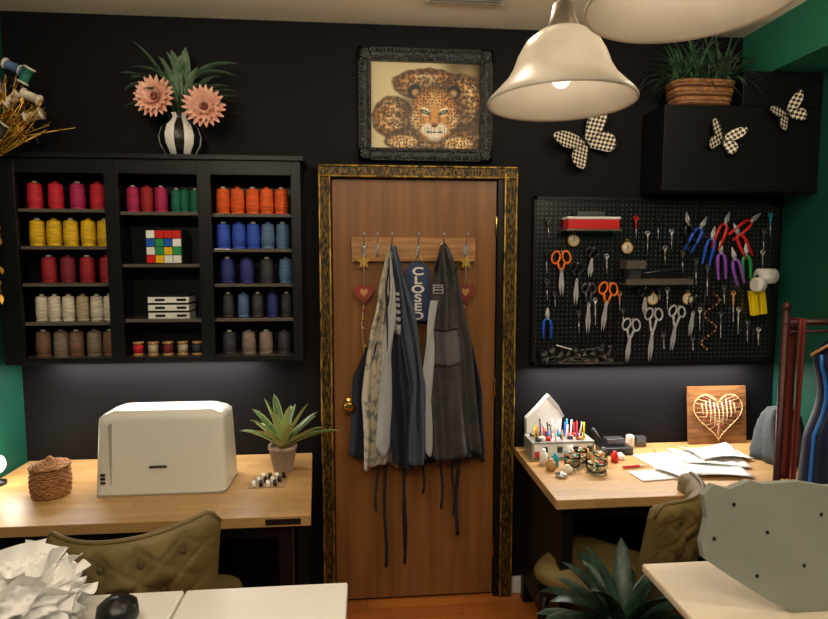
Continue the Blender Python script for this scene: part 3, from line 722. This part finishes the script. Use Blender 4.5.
T_=[(.90,1.50,.06,DSTEEL),(1.15,1.68,.08,STEEL),(1.42,1.52,.05,DSTEEL),(1.46,1.52,.10,STEEL),(1.60,1.66,.12,DSTEEL),(1.66,1.63,.14,DSTEEL),(1.53,1.70,.10,DSTEEL),(1.47,1.80,.09,STEEL),(1.94,1.80,.1,DSTEEL),(1.94,1.70,.08,STEEL),(1.75,1.53,.08,DSTEEL),(.86,1.85,.08,DSTEEL),(1.35,1.79,.1,STEEL),
(.855,1.70,.10,BLKP),(.86,1.56,.09,DSTEEL),(1.02,1.41,.10,DSTEEL),(1.10,1.47,.12,STEEL),(1.22,1.50,.08,WD),(1.24,1.42,.07,DSTEEL),(1.29,1.86,.10,RED),(1.40,1.87,.11,BLKP),(1.44,1.72,.08,STEEL),(1.63,1.42,.10,STEEL),(1.74,1.40,.12,DSTEEL),(1.80,1.50,.14,WD),(1.83,1.42,.12,STEEL),(1.88,1.36,.10,DSTEEL),(1.94,1.32,.08,STEEL),(1.97,1.88,.1,TEA),(1.60,1.28,.06,DSTEEL),(1.45,1.30,.07,DSTEEL)]
for (x,z,h,m) in T_:
    b.tube([(x,-.021,z),(x,-.035,z),(x+.002,-.034,z-h*.45)],[.003,.0045,.0045],m,6);b.tube([(x+.002,-.034,z-h*.45),(x+.005,-.034,z-h)],[.003,.0015],STEEL,6);b.ring((x,-.035,z+.0),.010,.0028,m)
b.done()
CKB=checker('black_cream_check',(240,228,204),(24,22,22),80)
def butterfly(loc,span,roll,yaw=0,m=CKB,flap=.35):
    b=B('checkered_butterfly' if m is CKB else 'gold_butterfly');s=span/2
    up=[(0,.05),(.12,.30),(.32,.55),(.62,.74),(.92,.80),(1.0,.70),(.97,.5),(.85,.28),(.6,.08),(.15,-.02)]
    dn=[(.05,.0),(.55,.04),(.74,-.08),(.82,-.28),(.76,-.50),(.60,-.64),(.44,-.60),(.24,-.40),(0,-.15)]
    for sg in (-1,1):
        for w in (up,dn):
            pts=[(sg*p[0]*s*math.cos(flap),-p[0]*s*math.sin(flap),p[1]*s) for p in w];n=len(pts)
            vs=pts+[(p[0],p[1]+.003,p[2]) for p in pts]
            b.add(vs,[tuple(range(n)),tuple(reversed(range(n,2*n)))]+[(i,i+n,(i+1)%n+n,(i+1)%n) for i in range(n)],m)
            b.tube([Vector(p) for p in pts],.0016,BLKP if m is CKB else GOLD,5,True)
    b.tube([(0,-.004,.18*s),(0,-.008,0),(0,-.004,-.35*s)],[.004,.007,.003],BLKP,8);b.sph((0,-.006,.22*s),.007,BLKP,8)
    for sg in (-1,1):b.tube([(0,-.006,.25*s),(sg*.12*s,-.01,.5*s)],.001,BLKP,5)
    o=b.done();o.location=loc;o.rotation_euler=(0,roll,yaw);return o
butterfly((1.04,-.02,2.21),.30,-.55,0);butterfly((1.585,-.215,2.195),.18,.25,0);butterfly((1.885,-.215,2.31),.18,-.5,0)
# ---------------------------------------------------------------- black corner box + basket plant
b=B('wall_box_cabinet');BB=mat('black_box_paint',(15,15,17),.5,spec=.25)
b.lo((1.32,-.205,1.975),(XR-.001,-.001,2.345),BB);b.lo((1.68,-.205,2.345),(XR-.001,-.001,2.498),BB)
b.lo((1.315,-.21,1.97),(XR-.001,-.2,1.99),BB);b.done(bevel=.003)
b=B('basket_of_grass')
def bk(u,v):
    a=2*pi*u;cs,sn=math.cos(a),math.sin(a);k=.86+.14*v+.012*math.sin(u*2*pi*26+(int(v*8)%2)*pi)
    return Vector((1.525+math.copysign(abs(cs)**.5,cs)*.145*k,-.125+math.copysign(abs(sn)**.5,sn)*.07*k,2.347+.115*v))
b.grid(bk,104,8,WK);b.add([bk(i/52,.9) for i in range(52)],[tuple(range(52))],mat('moss',(60,60,30),.9))
for i in range(6):
    b.tube([bk(k/60,.08+i*.168)+Vector((0,0,0)) for k in range(60)],.006,WK if i%2 else WKD,6,True)
GRS=mat('grass_leaf',(80,116,86),.6,col2=(46,74,56),ns=20)
for i in range(240):
    x=R(1.40,1.65);a=R(0,2*pi);el=R(.4,1.4);d=Vector((math.cos(a)*math.cos(el)*1.2,math.sin(a)*math.cos(el)*.6-.1,math.sin(el)))
    y0=-.125+R(-.04,.04);b.leaf((x,y0,2.45),d,R(.16,.27),R(.007,.012),R(.8,2.4),GRS,.2,7)
b.done()
# ---------------------------------------------------------------- right desk
b=skewdesk('desk',.72,.72,2.03,2.03,-.625,[(.78,-.56),(.78,-.07),(1.97,-.56),(1.97,-.07)])
b.lo((.76,-.56,.10),(.80,-.07,.66),BLK);b.done(bevel=.003)
b=B('string_heart_board');b.T=Matrix.Translation((1.745,-.045,.7505))@rx(-.10)
b.box((0,0,.143),(.30,.016,.285),mat('board_wood',(150,102,58),.5,col2=(108,68,36),ns=5,stretch=(2,2,12)))
pl=[]
for k in range(40):
    t=2*pi*k/40;pl.append((.0080*16*math.sin(t)**3,.150+.0080*(13*math.cos(t)-5*math.cos(2*t)-2*math.cos(3*t)-math.cos(4*t))))
ST=mat('cream_string',(236,200,150),.6);ST2=mat('rose_string',(190,110,90),.6)
for i,p in enumerate(pl):
    b.sph((p[0],-.014,p[1]),.0035,BRASS,6)
    q=pl[(-i)%40];b.tube([(p[0],-.013,p[1]),(q[0]*.45,-.014,(q[1]-.15)*.45+.15)],.0012,ST if i%3 else ST2,4)
    q=pl[(i+11)%40]
    if i%2:b.tube([(p[0],-.013,p[1]),(q[0]*.6,-.014,(q[1]-.15)*.6+.15)],.0011,ST2,4)
for k in range(9):
    x=-.085+.0212*k;b.tube([(x,-.016,.075+abs(x)*.9),(x+.004,-.017,.15),(x-.003,-.016,.225-abs(abs(x)-.05)*.6)],.0028,ST,5)
b.tube([(p[0],-.013,p[1]) for p in pl],.0022,ST,5,True)
b.T=Matrix();b.done()
b=B('craft_supply_organizer')
b.lo((.755,-.19,.7505),(1.05,-.06,.83),mat('clear_bin',(150,150,145),.3));b.lo((.765,-.192,.76),(1.04,-.19,.82),WHT)
for i in range(44):
    x=R(.775,1.03);y=R(-.17,-.08);m=random.choice([RED,WHT,BLU,BLKP,YEL,WD,GOLD,STEEL,TEA,DSTEEL,BLKP]);b.tube([(x,y,.76),(x+R(-.02,.02),y+R(-.01,.01),R(.84,.92))],.004,m,6)
for i in range(8):b.box((.78+i*.035,-.195,.775+.02*(i%2)),(.024,.006,.026),[RED,BLKP,CREAM,DSTEEL,TEA,BLKP,GOLD,DSTEEL][i])
for i in range(16):b.sph((R(.775,1.03),R(-.17,-.08),.835),R(.01,.018),random.choice([RED,DSTEEL,BLKP,CREAM,TEA,WD]),8)
b.done()
b=B('white_paper_bag')
b.T=Matrix.Translation((.85,-.028,.7505))@rz(.0)
b.prism([(-.075,.0),(.085,.0),(.095,.15),(.07,.20),(.02,.255),(-.03,.20),(-.08,.15)],-.02,.02,WHT);b.prism([(.02,.255),(.07,.20),(.095,.15),(.105,.16),(.075,.215),(.03,.265)],-.022,.02,mat('grey_card',(170,168,165),.7))
b.T=Matrix();b.done()
b=B('sewing_gadget');b.lo((1.10,-.17,.7505),(1.25,-.08,.785),BLKP);b.box((1.18,-.11,.80),(.09,.05,.035),DSTEEL);b.tube([(1.11,-.12,.80),(1.08,-.09,.86)],.01,BLKP);b.lathe([(.02,0),(.02,.06),(.01,.065)],(1.28,-.07,.7505),CREAM,14);b.box((1.34,-.05,.7755),(.05,.04,.05),DSTEEL);b.done(bevel=.004)
b=B('small_supply_bottles')
for (x,y,r,h,m) in ((.79,-.25,.018,.07,WHT),(.835,-.275,.016,.06,TEA),(.80,-.32,.02,.05,WD),(.86,-.36,.022,.035,CREAM),(1.08,-.22,.018,.06,DSTEEL),(1.12,-.25,.016,.05,RED),(.93,-.215,.015,.07,WHT),(1.0,-.22,.02,.055,GOLD),(1.16,-.22,.02,.03,WHT),(.82,-.40,.025,.02,STEEL)):
    b.lathe([(r,0),(r,h*.7),(r*.5,h*.8),(r*.5,h),(0,h)],(x,y,.7505),m,14)
b.done()
GL=mat('jar_glass',(240,245,240),.04,trans=1)
b=B('glass_candy_jars')
for (x,y,r,h) in ((.90,-.31,.035,.06),(.985,-.37,.045,.05),(.955,-.265,.03,.07),(1.04,-.28,.032,.05)):
    b.lathe([(r*.7,0),(r*.98,.008),(r,h*.8),(r,h),(r*.95,h),(r*.93,h*.8),(r*.9,.012),(0,.010)],(x,y,.7505),GL,20)
    for k in range(34):
        a=R(0,6.28);q=R(0,r*.85);b.sph((x+q*math.cos(a),y+q*math.sin(a),.765+R(0,h*.85)),.007,random.choice([RED,YEL,WHT,TEA,CREAM,GOLD,WD,GRN,CREAM]),6)
b.done()
b=B('paper_patterns')
for (x,y,w,h,a,k) in ((1.42,-.24,.34,.18,.15,0),(1.56,-.26,.30,.20,-.25,1),(1.22,-.42,.18,.11,.1,0),(1.38,-.38,.24,.16,.5,1),(1.62,-.22,.26,.18,.1,2),(1.50,-.40,.26,.16,-.1,1)):
    b.grid(lambda u,v:(Matrix.Translation((x,y,.753+.004*k))@rz(a)@Vector(((u-.5)*w,(v-.5)*h,.006*k*math.sin(u*4+v*3)+.006*k)).to_4d()).to_3d(),10,6,PAPER)
for i in range(9):b.tube([(1.3+i*.05,-.32+R(-.05,.05),.775),(1.34+i*.05,-.22+R(-.05,.05),.778)],.0015,DSTEEL,4)
b.done(solid=.001)
b=B('craft_knife');b.tube([(1.12,-.335,.758),(1.20,-.325,.758)],.006,RED,8);b.tube([(1.20,-.325,.758),(1.24,-.32,.755)],[.005,.001],STEEL,8);b.done()
b=B('draped_grey_fabric')
b.lathe([(.11,0),(.108,.04),(.095,.09),(.09,.13),(.08,.17),(.07,.20),(.05,.235),(0,.25)],(1.89,-.28,.7505),mat('grey_fleece',(66,72,74),.9,bump=.4,bs=80),48,wob=lambda a,z:.13*math.sin(a*5+z*14)+.06*math.sin(a*11+z*30))
b.done()
# ---------------------------------------------------------------- garment rack
RB=mat('dark_red_metal',(70,34,34),.4,.4)
RY=-.76
b=B('garment_rack')
for x in (1.50,1.97):
    b.tube([(x,RY,.03),(x,RY,1.49)],.013,RB,12);b.sph((x,RY,1.495),.017,RB,10);b.tube([(x,RY-.22,.03),(x,RY+.1,.03)],.013,RB,10)
b.tube([(1.49,RY,1.438),(1.98,RY,1.44)],.012,RB,12);b.tube([(1.49,RY,1.405),(1.98,RY,1.407)],.006,RB,8)
b.done()
b=B('red_velvet_scarf');RV=mat('red_velvet',(112,32,26),.7)
b.grid(lambda u,v:Vector((1.535+.025*u,RY-.018-.006*math.sin(u*9+v*2),1.453-.70*v)),12,20,RV);b.grid(lambda u,v:Vector((1.535+.025*u,RY+.018+.006*math.sin(u*9+v*2),1.453-.6*v)),12,20,RV);b.grid(lambda u,v:Vector((1.535+.025*u,RY-.018+.036*v,1.453)),12,2,RV)
b.done(solid=.003)
b=B('navy_dress');NB=mat('navy_satin',(20,28,60),.5,sheen=.15);PB2=mat('blue_piping',(36,116,206),.4)
DX=1.735
b.tube([(DX,RY,1.445),(DX,RY,1.395)],.003,STEEL,6);b.tube([(DX-.13,RY,1.32),(DX,RY,1.39),(DX+.13,RY,1.32)],.006,WD,6)
def dr(u,v,s=1):
    a=2*pi*u;w=(.126-.042*math.sin(min(1,v/.35)*pi)+.037*max(0,v-.35)) if v>0.04 else .11
    return Vector((DX+w*math.cos(a)*1.05,RY+(.045+.05*v)*math.sin(a)*(1+.25*math.sin(a*9)*v),1.385-.065*abs(math.cos(a))*(1-v)-.9*v))
b.grid(lambda u,v:dr(u,v),80,30,NB)
b.tube([dr(.56,v/20)+Vector((-.004,-.008,0)) for v in range(21)],.006,PB2,6)
b.done()
AG2=mat('dark_agave_leaf',(52,78,62),.4,col2=(26,46,38),ns=10,stretch=(6,6,1))
b=pot_agave('potted_floor_plant',(.86,-.90,0),.12,.40,36,.34,.07,AG2,mat('pot_black',(40,38,38),.5),(.25,1.4),(.8,1.6));b.done()
# ---------------------------------------------------------------- pendant lamps (one fixture)
GLS=bpy.data.materials.new('alabaster_glass');GLS.use_nodes=True;nt=GLS.node_tree;N=nt.nodes;L=nt.links
p=N['Principled BSDF'];p.inputs['Roughness'].default_value=.3
tr_=N.new('ShaderNodeBsdfTranslucent');tr_.inputs[0].default_value=s2l((232,222,204));mx=N.new('ShaderNodeMixShader');mx.inputs[0].default_value=.3
nn=N.new('ShaderNodeTexNoise');nn.inputs['Scale'].default_value=14;rr=N.new('ShaderNodeValToRGB');rr.color_ramp.elements[0].color=s2l((194,186,172));rr.color_ramp.elements[1].color=s2l((228,222,210));tc=N.new('ShaderNodeTexCoord')
L.new(tc.outputs['Object'],nn.inputs[0]);L.new(nn.outputs[0],rr.inputs[0]);L.new(rr.outputs[0],p.inputs['Base Color'])
L.new(p.outputs[0],mx.inputs[1]);L.new(tr_.outputs[0],mx.inputs[2]);L.new(mx.outputs[0],N['Material Output'].inputs[0])
BN=mat('brushed_nickel',(120,112,100),.35,.9);BU=mat('frosted_bulb',(255,240,214),.4,emit=.8)
fx=empty('chandelier',(.5,-1.5,ZC))
b=B('frame');b.lathe([(.07,-.0),(.07,-.02),(.02,-.035),(.012,-.04)],(.51,-1.48,ZC-.0005),BN,24)
b.tube([(.51,-1.48,ZC-.03),(.51,-1.48,2.55)],.010,BN);b.tube([(.46,-1.25,2.55),(.555,-1.67,2.55),(.61,-2.15,2.55)],.011,BN)
LP=[(.466,-1.30,2.03),(.556,-1.675,2.095),(.61,-2.12,2.13)]
def inv(o):
    o.parent=fx;o.matrix_parent_inverse=Matrix.Translation((-.5,1.5,-ZC))
for x,y,z in LP:
    b.tube([(x,y,2.55),(x,y,z+.22)],.009,BN);b.lathe([(.012,.07),(.024,.06),(.03,.03),(.042,.0),(.04,-.012),(.0,-.012)],(x,y,z+.165),BN,20)
    b.lathe([(.015,0),(.018,-.01),(.018,-.05),(.014,-.055)],(x,y,z+.155),BN,14)
inv(b.done())
for i,(x,y,z) in enumerate(LP):
    b=B('glass_shade_%d'%(i+1));pf=[(.036,.165),(.06,.16),(.085,.14),(.102,.11),(.113,.08),(.128,.055),(.15,.032),(.166,.016),(.173,.006),(.172,0),(.166,.004),(.146,.026),(.124,.049),(.108,.076),(.097,.106),(.081,.134),(.058,.153),(.036,.158)]
    b.open_lathe(pf,(x,y,z),GLS,48);inv(b.done())
    b=B('bulb_%d'%(i+1));b.sph((x,y,z+.07),(.027,.027,.034),BU,16);inv(b.done())
    l=bpy.data.lights.new('bulb_light_%d'%(i+1),'POINT');l.energy=.7;l.color=(1,.85,.66);l.shadow_soft_size=.03
    o=bpy.data.objects.new('bulb_light_%d'%(i+1),l);o.location=(x,y,z+.03);C.objects.link(o);inv(o)
# ---------------------------------------------------------------- lights
def area(name,loc,size,size_y,e,col,rot=(0,0,0)):
    l=bpy.data.lights.new(name,'AREA');l.shape='RECTANGLE';l.size=size;l.size_y=size_y;l.energy=e;l.color=col
    o=bpy.data.objects.new(name,l);o.location=loc;o.rotation_euler=rot;C.objects.link(o);return o
area('rear_fill',(.1,-2.9,2.68),1.0,.6,26,(1,.85,.68))  # added fill light behind the camera, stands for no known fixture
for x in (-.75,1.25):  # added point fills above the view for ceiling and room, no globe lamps
    l=bpy.data.lights.new('upper_fill','POINT');l.energy=20;l.color=(1,.86,.69);l.shadow_soft_size=.06
    o=bpy.data.objects.new('upper_fill',l);o.location=(x,-2.05,2.42);C.objects.link(o)
for x,e in ((-.9,4.5),(.30,8),(1.3,5)):  # added unseen points under the ceiling to brighten it, not real spotlights
    l=bpy.data.lights.new('ceiling_fill','POINT');l.energy=e;l.color=(1,.85,.66);l.shadow_soft_size=.05
    o=bpy.data.objects.new('ceiling_fill',l);o.location=(x,-.95,2.56);C.objects.link(o)
area('under_cabinet_light_left',(-.95,-.06,1.215),.9,.03,8,(1,.93,.86),(math.radians(-12),0,0))
area('under_pegboard_light',(1.35,-.07,1.155),1.1,.03,11,(1,.93,.86),(math.radians(-12),0,0))
l=bpy.data.lights.new('desk_lamp_light','POINT');l.energy=1.6;l.color=(1,.88,.72);l.shadow_soft_size=.04
o=bpy.data.objects.new('desk_lamp_light',l);o.location=(-1.44,-.28,.88);C.objects.link(o)
w=bpy.data.worlds.new('world');bpy.context.scene.world=w;w.use_nodes=True;w.node_tree.nodes['Background'].inputs[0].default_value=(.9,.85,.8,1);w.node_tree.nodes['Background'].inputs[1].default_value=.15
bpy.context.scene.view_settings.view_transform='Standard'
# ---------------------------------------------------------------- camera
cd=bpy.data.cameras.new('camera');cd.sensor_width=36;cd.lens=36*560/828;cd.clip_start=.02
co=bpy.data.objects.new('camera',cd);co.location=(0,-2.63,1.66);co.rotation_euler=(math.radians(85),0,math.radians(-5));C.objects.link(co)
bpy.context.scene.camera=co
